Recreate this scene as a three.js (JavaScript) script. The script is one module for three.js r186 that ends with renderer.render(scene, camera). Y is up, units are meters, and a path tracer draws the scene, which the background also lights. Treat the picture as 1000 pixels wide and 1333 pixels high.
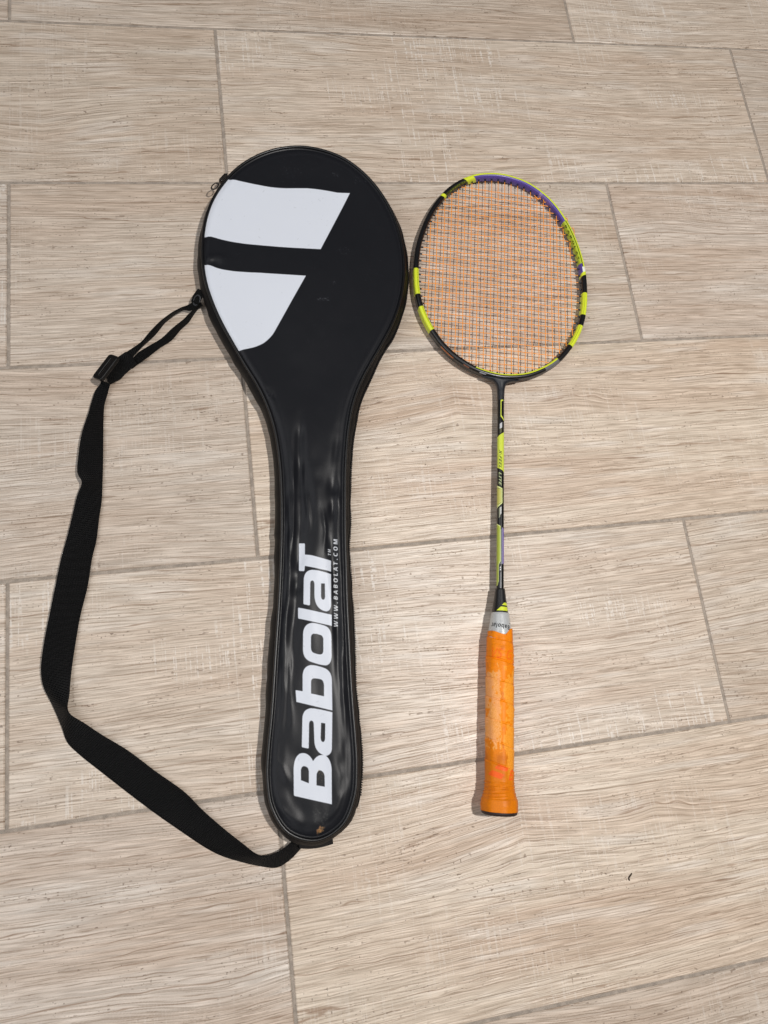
import * as THREE from 'three';
import { mergeGeometries } from 'three/addons/utils/BufferGeometryUtils.js';
import { RoundedBoxGeometry } from 'three/addons/geometries/RoundedBoxGeometry.js';
import { RectAreaLightUniformsLib } from 'three/addons/lights/RectAreaLightUniformsLib.js';

// ---------------------------------------------------------------- camera, light, exposure
const scene = new THREE.Scene();
const MM = 0.001;
const V3 = (x, y, z) => new THREE.Vector3(x, y, z);
const CAM = V3(0, 0.6398, 0.1202);
const RIGHT = V3(0.98126, 0.14919, 0.12197), DOWN = V3(-0.08242, -0.24717, 0.96546), FWD = V3(0.17418, -0.95742, -0.23024);
const camera = new THREE.PerspectiveCamera(73.05, 0.75, 0.02, 40);
camera.position.copy(CAM);
camera.quaternion.setFromRotationMatrix(new THREE.Matrix4().makeBasis(RIGHT, DOWN.clone().negate(), FWD.clone().negate()));
scene.add(camera);
scene.background = new THREE.Color(0.0, 0.0, 0.0);

const renderer = new THREE.WebGLRenderer({ antialias: true });
renderer.toneMapping = THREE.LinearToneMapping;
renderer.toneMappingExposure = 1.04;
renderer.shadowMap.enabled = true;
RectAreaLightUniformsLib.init();

function unseenPanel(name, label, x, y, z, w, h, intensity, color, glow) {
  const g = new THREE.Group(); g.name = name; g.position.set(x, y, z); scene.add(g);
  g.userData = { label, category: 'lamp' };
  const housing = new THREE.Mesh(new RoundedBoxGeometry(w + 0.04, 0.04, h + 0.04, 2, 0.008), new THREE.MeshStandardMaterial({ color: 0xe8e8e6, roughness: 0.5 }));
  housing.name = 'housing'; housing.position.y = 0.034; g.add(housing);
  const d = new THREE.Mesh(new THREE.PlaneGeometry(w, h), new THREE.MeshStandardMaterial({ color: 0xffffff, emissive: color, emissiveIntensity: glow, roughness: 0.6 }));
  d.rotation.x = Math.PI / 2; d.position.y = 0.012; d.name = 'diffuser_panel'; g.add(d);
  const l = new THREE.RectAreaLight(color, intensity, w, h);
  l.name = 'unseen_light'; l.position.set(x, y, z); l.lookAt(x, 0, z); scene.add(l);
}
const KEY = { x: 0.62, y: 1.75, z: 0.05 };
unseenPanel('unseen_small_lamp', 'small unseen lamp, out of view above the right side of the floor', KEY.x, KEY.y, KEY.z, 0.085, 0.085, 1125, new THREE.Color(1.0, 0.965, 0.925), 4);  // unseen lamp, placed out of view for the leftward shadows and floor sheen
unseenPanel('added_fill_panel', 'added fill light panel, out of view high above the left side of the floor', -2.4, 2.5, 0.3, 3.8, 4.2, 1.12, new THREE.Color(0.95, 0.97, 1.0), 0.3);  // added fill panel, stands in for light bounced around the room

// ---------------------------------------------------------------- measured outlines (mm; x right, z towards the viewer)
const BAG = [[71.2,-428.9],[47.8,-425.8],[25.9,-416.9],[6.7,-403.2],[-8.9,-385.5],[-21.2,-365.3],[-29.3,-343.1],[-33.7,-319.8],[-35.3,-296.2],[-33.8,-272.6],[-28.7,-249.5],[-21.3,-227.0],[-12.2,-205.1],[-2.7,-183.4],[7.4,-162.0],[15.1,-139.6],[19.8,-116.4],[21.5,-92.8],[21.4,-69.1],[20.1,-45.5],[18.1,-21.9],[15.5,1.6],[12.6,25.1],[9.4,48.6],[5.8,72.0],[2.2,95.4],[-1.2,118.9],[-4.9,142.3],[-9.2,165.6],[-12.1,189.0],[-10.2,212.6],[1.2,232.9],[22.7,241.4],[44.2,233.0],[56.1,212.8],[60.4,189.5],[61.8,165.9],[62.4,142.2],[63.4,118.5],[64.8,94.9],[66.2,71.3],[67.8,47.6],[69.8,24.0],[71.7,0.4],[74.0,-23.2],[76.6,-46.7],[79.5,-70.2],[83.2,-93.6],[88.1,-116.8],[95.0,-139.4],[105.1,-160.8],[117.7,-180.9],[130.8,-200.6],[143.3,-220.7],[153.4,-242.1],[160.5,-264.7],[164.4,-288.0],[165.0,-311.7],[162.3,-335.2],[156.4,-358.1],[146.8,-379.7],[133.3,-399.1],[115.9,-415.0],[94.5,-425.0]];
const STRAP = [[-137.9,6,-183.4,-130.5,6,-178.3],[-138.7,6,-179.5,-131.5,5,-175.7],[-142.8,7,-172.6,-133.2,4,-169.9],[-146.2,8,-160.8,-136.5,3,-158.9],[-149.7,9,-147.2,-137.5,3,-148.9],[-154.8,10,-130.1,-138.3,3,-131.7],[-158.2,10,-109.9,-139.0,3,-110.9],[-159.5,10,-91.6,-139.9,3,-90.5],[-155.8,11,-82.0,-140.4,3,-82.1],[-160.5,9,-70.3,-141.4,3,-66.8],[-165.0,8,-53.1,-144.3,3,-49.0],[-170.1,8,-32.5,-147.3,3,-28.0],[-174.8,8,-15.7,-150.9,3,-14.3],[-180.2,8,9.6,-155.4,3,11.4],[-185.0,8,33.1,-161.6,3,35.1],[-189.6,8,56.1,-166.6,3,61.0],[-192.7,7,78.7,-170.2,4,85.8],[-191.9,5,92.7,-171.1,8,104.1],[-185.5,3,109.2,-171.6,13,113.3],[-178.7,3,126.9,-169.9,12,118.4],[-174.4,2,140.5,-160.2,7,126.9],[-165.3,2,151.3,-147.8,5,137.5],[-147.2,2,168.6,-126.5,4,153.8],[-128.0,2,186.7,-105.1,4,173.3],[-106.8,2,206.0,-82.6,4,193.0],[-85.6,2,224.1,-68.9,4,209.1],[-66.5,2,239.7,-52.0,5,226.6],[-55.8,2,246.7,-37.2,7,240.2],[-40.6,2,253.8,-27.2,9,249.1],[-25.7,2,259.4,-20.5,9,251.6],[-11.8,2,262.7,-9.7,8,250.3],[-1.1,2,259.0,-2.4,7,247.1],[9.4,5,250.6,3.6,8,243.1],[13.7,8,245.6,7.8,8,239.9]];
const WIDE = [[-108.6,8,-205.2,-105.5,6,-198.9],[-113.5,9,-209.2,-111.7,5,-193.6],[-118.2,10,-205.9,-116.1,5,-189.1],[-122.8,11,-201.4,-120.4,5,-184.5],[-125.3,12,-196.9,-124.1,5,-182.4],[-129.3,11,-191.6,-128.9,5,-180.2],[-133.6,9,-185.7,-132.0,5,-180.4]];
const UP = [[-45.7,10,-261.7,-42.7,10,-256.5],[-48.5,10,-260.5,-46.9,8,-254.7],[-53.2,9,-257.5,-52.7,6,-252.9],[-58.9,9,-254.5,-58.3,5,-253.8],[-66.8,9,-250.3,-66.1,4,-250.5],[-73.7,8,-246.2,-72.0,3,-246.6],[-80.4,8,-240.8,-77.3,3,-242.0],[-86.1,8,-235.4,-82.3,3,-235.4],[-92.9,8,-227.7,-88.3,3,-228.1],[-98.4,9,-219.4,-97.3,4,-218.9],[-104.9,9,-214.8,-104.8,6,-209.7],[-113.4,10,-208.6,-108.6,8,-204.6]];
const LOW = [[-42.6,8,-261.5,-40.0,8,-257.6],[-48.1,7,-254.0,-44.4,5,-255.1],[-54.6,7,-247.3,-50.9,3,-247.6],[-58.7,7,-243.0,-54.2,3,-242.4],[-70.1,7,-233.5,-62.4,2.5,-234.8],[-81.5,6,-223.4,-72.3,2.5,-223.3],[-92.6,6,-216.5,-83.5,2.5,-215.8],[-103.5,6,-209.6,-94.6,3,-206.9],[-107.9,6,-205.0,-103.2,4,-200.2],[-111.2,6,-202.7,-109.5,4,-195.2]];
const FRAME = [[665.6,0.0],[664.0,14.3],[660.2,28.2],[653.4,40.8],[644.6,52.2],[634.0,62.0],[622.1,70.1],[609.5,77.0],[596.2,82.6],[582.5,87.0],[568.5,90.5],[554.3,92.7],[539.9,93.6],[525.5,93.5],[511.2,92.4],[497.0,90.0],[483.2,85.9],[470.0,80.0],[457.8,72.5],[446.4,63.7],[436.5,53.2],[428.5,41.2],[422.3,28.3],[418.7,14.3],[417.3,-0.0],[418.7,-14.3],[422.3,-28.3],[428.5,-41.2],[436.5,-53.2],[446.4,-63.7],[457.8,-72.5],[470.0,-80.0],[483.2,-85.9],[497.0,-90.0],[511.2,-92.4],[525.5,-93.5],[539.9,-93.6],[554.3,-92.7],[568.5,-90.5],[582.5,-87.0],[596.2,-82.6],[609.5,-77.0],[622.1,-70.1],[634.0,-62.0],[644.6,-52.2],[653.4,-40.8],[660.2,-28.2],[664.0,-14.3]];
const SEG = {"topL": 0.9458, "pur1": 0.1333, "txt": 0.2139, "pur2": 0.2319, "bk1": 0.2667, "ye1": 0.3069, "bk2": 0.3264, "ye2": 0.3681, "bk3": 0.4014, "gr": 0.4292, "T": 0.4972, "bk4": 0.5417, "ye3": 0.6292, "bk5": 0.6708, "ye4": 0.6917, "bk6": 0.7361, "th": 0.8833, "tx2": 0.9375};// a point of the photograph brought back to the floor plan at height h (mm)
function at(px, py, h = 0) {
  const f = 899.86, d = RIGHT.clone().multiplyScalar((px - 500) / f).addScaledVector(DOWN, (py - 666.5) / f).add(FWD);
  const t = (CAM.y - h * MM) / -d.y;
  return [(CAM.x + d.x * t) * 1000, (CAM.z + d.z * t) * 1000];
}

// ---------------------------------------------------------------- helpers
function rng(seed) { let s = seed >>> 0; return () => { s = (s + 0x6d2b79f5) >>> 0; let t = s; t = Math.imul(t ^ (t >>> 15), t | 1); t ^= t + Math.imul(t ^ (t >>> 7), t | 61); return ((t ^ (t >>> 14)) >>> 0) / 4294967296; }; }
function hash(x, y, s) { let h = Math.imul(x, 374761393) + Math.imul(y, 668265263) + Math.imul(s, 1274126177); h = Math.imul(h ^ (h >>> 13), 1274126177); return ((h ^ (h >>> 16)) >>> 0) / 4294967296; }
function noise(x, y, s) {
  const xi = Math.floor(x), yi = Math.floor(y), fx = x - xi, fy = y - yi, u = fx * fx * (3 - 2 * fx), v = fy * fy * (3 - 2 * fy);
  const a = hash(xi, yi, s), b = hash(xi + 1, yi, s), c = hash(xi, yi + 1, s), d = hash(xi + 1, yi + 1, s);
  return a + (b - a) * u + (c - a) * v + (a - b - c + d) * u * v;
}
const clamp = (x, a = 0, b = 1) => Math.min(b, Math.max(a, x));
const step = (a, b, x) => { const t = clamp((x - a) / (b - a)); return t * t * (3 - 2 * t); };
const mixc = (a, b, t) => [a[0] + (b[0] - a[0]) * t, a[1] + (b[1] - a[1]) * t, a[2] + (b[2] - a[2]) * t];
function dataTex(w, h, data, srgb) {
  const t = new THREE.DataTexture(data, w, h, THREE.RGBAFormat);
  t.magFilter = THREE.LinearFilter; t.minFilter = THREE.LinearMipmapLinearFilter; t.generateMipmaps = true;
  if (srgb) t.colorSpace = THREE.SRGBColorSpace;
  t.needsUpdate = true; return t;
}
function canvasTex(c) { const t = new THREE.CanvasTexture(c); t.colorSpace = THREE.SRGBColorSpace; return t; }
function canvas(w, h, fill) { const c = document.createElement('canvas'); c.width = w; c.height = h; const g = c.getContext('2d'); g.fillStyle = fill; g.fillRect(0, 0, w, h); return [c, g]; }
function part(name, geo, m, parent) { const o = new THREE.Mesh(geo, m); o.name = name; o.castShadow = true; o.receiveShadow = true; parent.add(o); return o; }
// a grid of points [rows][cols] -> geometry; wrapR / wrapC join last to first
function gridGeo(rows, uvs, flip) {
  const R = rows.length, C = rows[0].length, p = new Float32Array(R * C * 3), uv = new Float32Array(R * C * 2), idx = [];
  for (let i = 0; i < R; i++) for (let j = 0; j < C; j++) {
    const q = rows[i][j], k = i * C + j; p[k * 3] = q[0]; p[k * 3 + 1] = q[1]; p[k * 3 + 2] = q[2];
    const t = uvs ? uvs(i, j, q) : [j / (C - 1), i / (R - 1)]; uv[k * 2] = t[0]; uv[k * 2 + 1] = t[1];
    if (i < R - 1 && j < C - 1) { const a = k, b = k + 1, c = k + C, d = k + C + 1; if (flip) idx.push(a, b, c, b, d, c); else idx.push(a, c, b, b, c, d); }
  }
  const g = new THREE.BufferGeometry();
  g.setAttribute('position', new THREE.BufferAttribute(p, 3)); g.setAttribute('uv', new THREE.BufferAttribute(uv, 2)); g.setIndex(idx); g.computeVertexNormals();
  // average normals across closed seams
  const n = g.attributes.normal, same = (a, b) => Math.hypot(p[a * 3] - p[b * 3], p[a * 3 + 1] - p[b * 3 + 1], p[a * 3 + 2] - p[b * 3 + 2]) < 1e-6;
  const join = (a, b) => { if (a === b || !same(a, b)) return; const v = V3(n.getX(a) + n.getX(b), n.getY(a) + n.getY(b), n.getZ(a) + n.getZ(b)).normalize(); n.setXYZ(a, v.x, v.y, v.z); n.setXYZ(b, v.x, v.y, v.z); };
  for (let i = 0; i < R; i++) join(i * C, i * C + C - 1);
  for (let j = 0; j < C; j++) join(j, (R - 1) * C + j);
  return g;
}

// ---------------------------------------------------------------- floor of wood-look tiles
const TW = 1920, TH = 600, LEN = 649.8, WID = 203, GR = 3.0;
function woodTile(seed) {
  const r = rng(seed), col = new Uint8Array(TW * TH * 4), bmp = new Uint8Array(TW * TH * 4);
  const S = seed * 17, knots = [];
  for (let i = 0; i < 3; i++) knots.push([r() * 650, r() * 200, 20 + r() * 70, (r() - 0.5) * 16, 6 + r() * 16]);
  const saw = r() < 0.45 ? 0.35 : 0.7 + r() * 0.3, tone = (r() - 0.5) * 0.07, brown = 0.25 + r() * 0.75, warm = r() - 0.5, fig = r() < 0.6 ? (r() < 0.5 ? -1 : 1) * (0.5 + r()) : 0, fx = 100 + r() * 450, fy = 40 + r() * 120;
  for (let j = 0; j < TH; j++) for (let i = 0; i < TW; i++) {
    const x = i / TW * LEN, y = j / TH * WID;
    let w = (noise(x / 260, y / 90, S) - 0.5) * 16 + (noise(x / 90, y / 40, S + 1) - 0.5) * 2.6 + (noise(x / 22, y / 6, S + 2) - 0.5) * 0.4;
    for (const k of knots) { const dx = (x - k[0]) / k[2], dy = (y - k[1]) / k[4]; w += k[3] * Math.exp(-dx * dx - dy * dy); }
    w += fig * 14 * Math.exp(-(((y - fy) / 34) ** 2)) * Math.exp(-Math.abs(x - fx) / 120);
    const yy = y + w;
    const ring = noise(x / 300, yy / 7, S + 3), ring2 = noise(x / 130, yy / 3.2, S + 4), rib = noise(x / 40, yy / 1.1, S + 5), fine = noise(x / 14, yy / 0.7, S + 6), hair = noise(x / 60, yy / 2, S + 19);
    const band = noise(x / 240, yy / 18, S + 7), wash = noise(x / 60, yy / 6, S + 8), patch = noise(x / 60, y / 45, S + 9);
    const iso = (f, wid) => { const q = ((f % 1) + 1) % 1, e = Math.abs(q - 0.5) * 2; return step(wid, wid * 0.25, e); };
    const wob = (noise(x / 13, yy / 2.2, S + 20) - 0.5) * 0.5;
    const line = iso(yy / 9.5 + noise(x / 260, yy / 15, S + 3) * 1.5 + wob * 0.35, 0.10) * step(0.38, 0.66, noise(x / 55, yy / 6, S + 10));
    const thin = iso(yy / 3.1 + ring2 * 0.75 + wob * 0.8, 0.24) * step(0.26, 0.62, noise(x / 30, yy / 1.7, S + 21));
    const thin2 = iso(yy / 2.1 + hair * 0.6 + wob * 0.8 + 0.37, 0.30) * step(0.30, 0.66, noise(x / 18, yy / 1.2, S + 22));
    const pore = step(0.85, 0.93, noise(x / 3.6, yy / 0.8, S + 11)) * step(0.48, 0.74, noise(x / 50, yy / 6, S + 12));
    const fleck = step(0.895, 0.94, noise(x / 1.6, yy / 1.1, S + 13)) * step(0.54, 0.78, noise(x / 24, yy / 8, S + 14));
    const sawm = saw * step(0.64, 0.86, noise(x / 0.95, y / 30, S + 15)) * step(0.42, 0.72, noise(x / 75, y / 60, S + 16)) * step(0.25, 0.6, noise(x / 3, y / 1.6, S + 18));
    const big = noise(x / 170, yy / 34, S + 23), tb = clamp(step(0.4, 0.8, band) * brown * 0.42 + step(0.45, 0.85, big) * brown * 0.34 + (ring2 - 0.5) * 0.22 + 0.04);
    let c = mixc([216 + warm * 2, 203, 187 - warm * 6], [194, 170, 148], tb);
    c = mixc(c, [230, 223, 213], 0.42 * step(0.5, 0.82, wash) * step(0.3, 0.65, patch));
    const rr = (rib - 0.5) * 26 + (fine - 0.5) * 34; c = [c[0] + rr, c[1] + rr, c[2] + rr];
    c = mixc(c, [136, 114, 94], 0.6 * thin * (0.65 + 0.35 * band));
    c = mixc(c, [144, 123, 103], 0.52 * thin2);
    c = mixc(c, [146, 120, 99], 0.6 * line);
    c = mixc(c, [112, 93, 78], 0.5 * pore);
    c = mixc(c, [96, 80, 66], 0.55 * fleck);
    c = mixc(c, [234, 228, 219], 0.9 * sawm);
    const g = 0.99 + tone + (hash(i, j, S) - 0.5) * 0.05;
    const k = (j * TW + i) * 4;
    col[k] = clamp(c[0] * g, 0, 255); col[k + 1] = clamp(c[1] * g, 0, 255); col[k + 2] = clamp(c[2] * g, 0, 255); col[k + 3] = 255;
    const h = 150 + 50 * (rib - 0.5) + 40 * (fine - 0.5) - 60 * pore - 50 * line - 40 * thin - 40 * thin2 - 60 * fleck + 45 * sawm + 20 * (wash - 0.5);
    bmp[k] = bmp[k + 1] = bmp[k + 2] = clamp(h, 0, 255); bmp[k + 3] = 255;
  }
  return new THREE.MeshStandardMaterial({ map: dataTex(TW, TH, col, true), bumpMap: dataTex(TW, TH, bmp, false), bumpScale: 0.0007, roughness: 0.42, color: new THREE.Color(0.925, 0.91, 0.915) });
}
const woods = []; for (let i = 0; i < 8; i++) woods.push(woodTile(11 + i * 7));
function tileGeo() {
  const L = (LEN - GR) * MM / 2, W = (WID - GR) * MM / 2, b = 0.0009, top = 0, lo = -0.0007, bot = -0.009;
  const rows = [[L, W, bot], [L, W, lo], [L - b, W - b, top]], p = [], uv = [];
  const cor = ([a, c, y]) => [[-a, y, -c], [a, y, -c], [a, y, c], [-a, y, c]];
  const add = (a, b2, c) => { for (const q of [a, b2, c]) { p.push(...q); uv.push((q[0] / L + 1) / 2, 1 - (q[2] / W + 1) / 2); } };
  for (let k = 0; k < 2; k++) { const A = cor(rows[k]), B = cor(rows[k + 1]); for (let i = 0; i < 4; i++) { const j = (i + 1) % 4; add(A[i], B[i], B[j]); add(A[i], B[j], A[j]); } }
  const T = cor(rows[2]); add(T[0], T[2], T[1]); add(T[0], T[3], T[2]);
  const g = new THREE.BufferGeometry(); g.setAttribute('position', new THREE.Float32BufferAttribute(p, 3)); g.setAttribute('uv', new THREE.Float32BufferAttribute(uv, 2)); g.computeVertexNormals();
  return g;
}
const floor = new THREE.Group(); floor.name = 'floor'; floor.userData = { kind: 'structure' }; scene.add(floor);
{
  const tg = tileGeo(), r = rng(5), last = [];
  for (let row = -4; row <= 9; row++) {
    const off = ((row % 2) + 2) % 2 === 0 ? -6.5 : -222;
    for (let n = -3; n <= 3; n++) {
      let m; do { m = Math.floor(r() * woods.length); } while (m === last[0] || m === last[1] || m === last[6] || m === last[7]);
      last.unshift(m);
      const t = part('tile', tg, woods[m], floor);
      t.position.set((off + (n + 0.5) * LEN) * MM, (r() - 0.5) * 0.0003, ((row - 3 + 0.5) * WID) * MM);
      t.rotation.y = r() < 0.5 ? Math.PI : 0;
    }
  }
  // grout
  const N = 256, d = new Uint8Array(N * N * 4);
  for (let i = 0; i < N * N; i++) { const x = i % N, y = i / N | 0, g = 156 + 26 * (noise(x / 9, y / 9, 91) - 0.5) + 26 * (hash(x, y, 92) - 0.5); d[i * 4] = g; d[i * 4 + 1] = g * 0.93; d[i * 4 + 2] = g * 0.86; d[i * 4 + 3] = 255; }
  const gt = dataTex(N, N, d, true); gt.wrapS = gt.wrapT = THREE.RepeatWrapping; gt.repeat.set(40, 30);
  const gg = new THREE.PlaneGeometry(4.6, 2.95); gg.rotateX(-Math.PI / 2);
  const gm = part('grout', gg, new THREE.MeshStandardMaterial({ map: gt, roughness: 0.95 }), floor);
  gm.position.set(0.2, -0.0013, -0.1);
}

// ---------------------------------------------------------------- racket cover
const bag = new THREE.Group(); bag.name = 'racket_cover'; scene.add(bag);
bag.userData = { label: 'black padded racket cover with white printed logo and long shoulder strap', category: 'racket bag' };
const loopPts = new THREE.CatmullRomCurve3(BAG.map(([x, z]) => V3(x, 0, z)), true, 'centripetal');
const NB = 320, loop = loopPts.getSpacedPoints(NB);           // closed: NB+1 points
const nrm = loop.map((_, i) => { const a = loop[(i - 1 + NB) % NB], b = loop[(i + 1) % NB]; return V3(b.z - a.z, 0, -(b.x - a.x)).normalize(); });
{ let c = 0; const cx = loop.reduce((s, p) => s + p.x, 0) / loop.length, cz = loop.reduce((s, p) => s + p.z, 0) / loop.length; loop.forEach((p, i) => { c += nrm[i].x * (p.x - cx) + nrm[i].z * (p.z - cz); }); if (c < 0) nrm.forEach((n) => n.negate()); }
const zMin = Math.min(...loop.map((p) => p.z)), zMax = Math.max(...loop.map((p) => p.z));
const HT = 24;
function edges(z) {            // x extent of the outline at z
  let lo = 1e9, hi = -1e9;
  for (let i = 0; i < NB; i++) { const a = loop[i], b = loop[(i + 1) % NB]; if ((a.z - z) * (b.z - z) <= 0 && a.z !== b.z) { const x = a.x + (b.x - a.x) * (z - a.z) / (b.z - a.z); lo = Math.min(lo, x); hi = Math.max(hi, x); } }
  return [lo, hi];
}
// furrows and folds of the neck: [x, z] polylines measured at print height
const furrow = (pts, depth, wide) => ({ p: pts.map(([a, b]) => at(a, b, HT)), depth, wide });
const FOLDS = [
  furrow([[391, 540], [390, 575], [391, 645], [391, 690], [387, 760], [382, 830], [381, 880]], -2.3, 5),
  furrow([[441, 560], [433, 620], [433, 660], [432, 700], [436, 760], [440, 830], [442, 900]], -1.8, 4.2),
  furrow([[378, 600], [377, 700], [372, 800], [369, 880], [370, 930]], 1.3, 4),
  furrow([[412, 600], [416, 680], [412, 760]], 1.0, 7),
  furrow([[445, 700], [447, 800], [449, 900], [452, 960]], 0.9, 3),
  furrow([[437, 640], [447, 655], [430, 640]], 0.8, 5),
  furrow([[376, 870], [374, 930], [372, 960]], -1.1, 3),
  furrow([[452, 930], [450, 990], [452, 1030]], -0.8, 3),
  furrow([[366, 1010], [384, 1046], [402, 1062]], -0.7, 5),
  furrow([[360, 1030], [372, 1060]], 0.5, 5),
  furrow([[366, 955], [386, 985], [400, 1000]], -0.9, 6),
  furrow([[373, 640], [374, 740], [370, 800]], -0.9, 1.8), furrow([[381, 590], [383, 650], [381, 720]], 0.7, 1.6),
  furrow([[396, 600], [398, 640], [404, 690]], 0.9, 2.0), furrow([[419, 660], [424, 690], [422, 720]], 0.8, 1.8),
  furrow([[447, 720], [451, 800], [452, 880]], -0.9, 1.6), furrow([[443, 840], [446, 900], [450, 960]], 0.8, 1.7),
  furrow([[367, 850], [365, 910], [361, 960]], -0.8, 1.7), furrow([[378, 850], [377, 900], [380, 945]], 0.7, 1.6),
  furrow([[356, 985], [368, 1000], [378, 1022]], 0.7, 2.2), furrow([[362, 1050], [380, 1066], [398, 1076]], 0.8, 2.4),
  furrow([[440, 980], [446, 1010], [442, 1040]], -0.8, 2.2), furrow([[425, 1070], [440, 1050], [446, 1030]], 0.6, 2.4),
  furrow([[345, 505], [352, 512], [360, 514]], -0.7, 2.2), furrow([[268, 336], [282, 333], [296, 338]], 0.8, 2.6), furrow([[268, 345], [280, 341], [288, 346]], -0.8, 2.2),
];
function foldH(x, z) {
  let h = 0;
  for (const f of FOLDS) {
    let best = 1e9, end = 0;
    for (let i = 0; i < f.p.length - 1; i++) {
      const [ax, az] = f.p[i], [bx, bz] = f.p[i + 1], L2 = (bx - ax) ** 2 + (bz - az) ** 2, t = clamp(((x - ax) * (bx - ax) + (z - az) * (bz - az)) / L2);
      const d = Math.hypot(x - ax - (bx - ax) * t, z - az - (bz - az) * t);
      if (d < best) { best = d; const e = (i + t) / (f.p.length - 1); end = Math.min(1, Math.min(e, 1 - e) * 4 + 0.15); }
    }
    const w = f.wide * (0.8 + 0.5 * noise(z / 18, f.depth * 9, 7));
    h += f.depth * end * (0.45 + 1.1 * noise(z / 11, f.wide * 5 + f.depth, 8)) * Math.exp(-(best * best) / (w * w));
  }
  return h;
}
const zNeck = at(400, 520, HT)[1];
const dist = (x, z) => { let b = 1e9; for (let i = 0; i < NB; i++) { const p = loop[i], q = loop[(i + 1) % NB], ux = q.x - p.x, uz = q.z - p.z, t = clamp(((x - p.x) * ux + (z - p.z) * uz) / (ux * ux + uz * uz)); const d = (x - p.x - ux * t) ** 2 + (z - p.z - uz * t) ** 2; if (d < b) b = d; } return Math.sqrt(b); };
function panelH(x, z) {
  const neck = step(zNeck - 40, zNeck + 60, z), d = dist(x, z), D = (a) => step(0, a, d);
  let h = HT - 0.4 - 0.8 * Math.exp(-(((d - 1.6) / 1.3) ** 2)) + 0.2 * Math.exp(-(((d - 6) / 1.6) ** 2));
  h += (1 - neck) * (-2.2 * D(45) + 2.0 * (noise(x / 60, z / 70, 31) - 0.5) * D(40));
  h += foldH(x, z) * D(6) * (1.15 - 0.45 * step(60, 140, z));
  h += neck * (1.8 * D(14) + 0.8 * (noise(x / 7, z / 60, 33) - 0.5) * D(9));
  h += 0.3 * (noise(x / 9, z / 14, 34) - 0.5) * D(8);
  return h;
}
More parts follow.
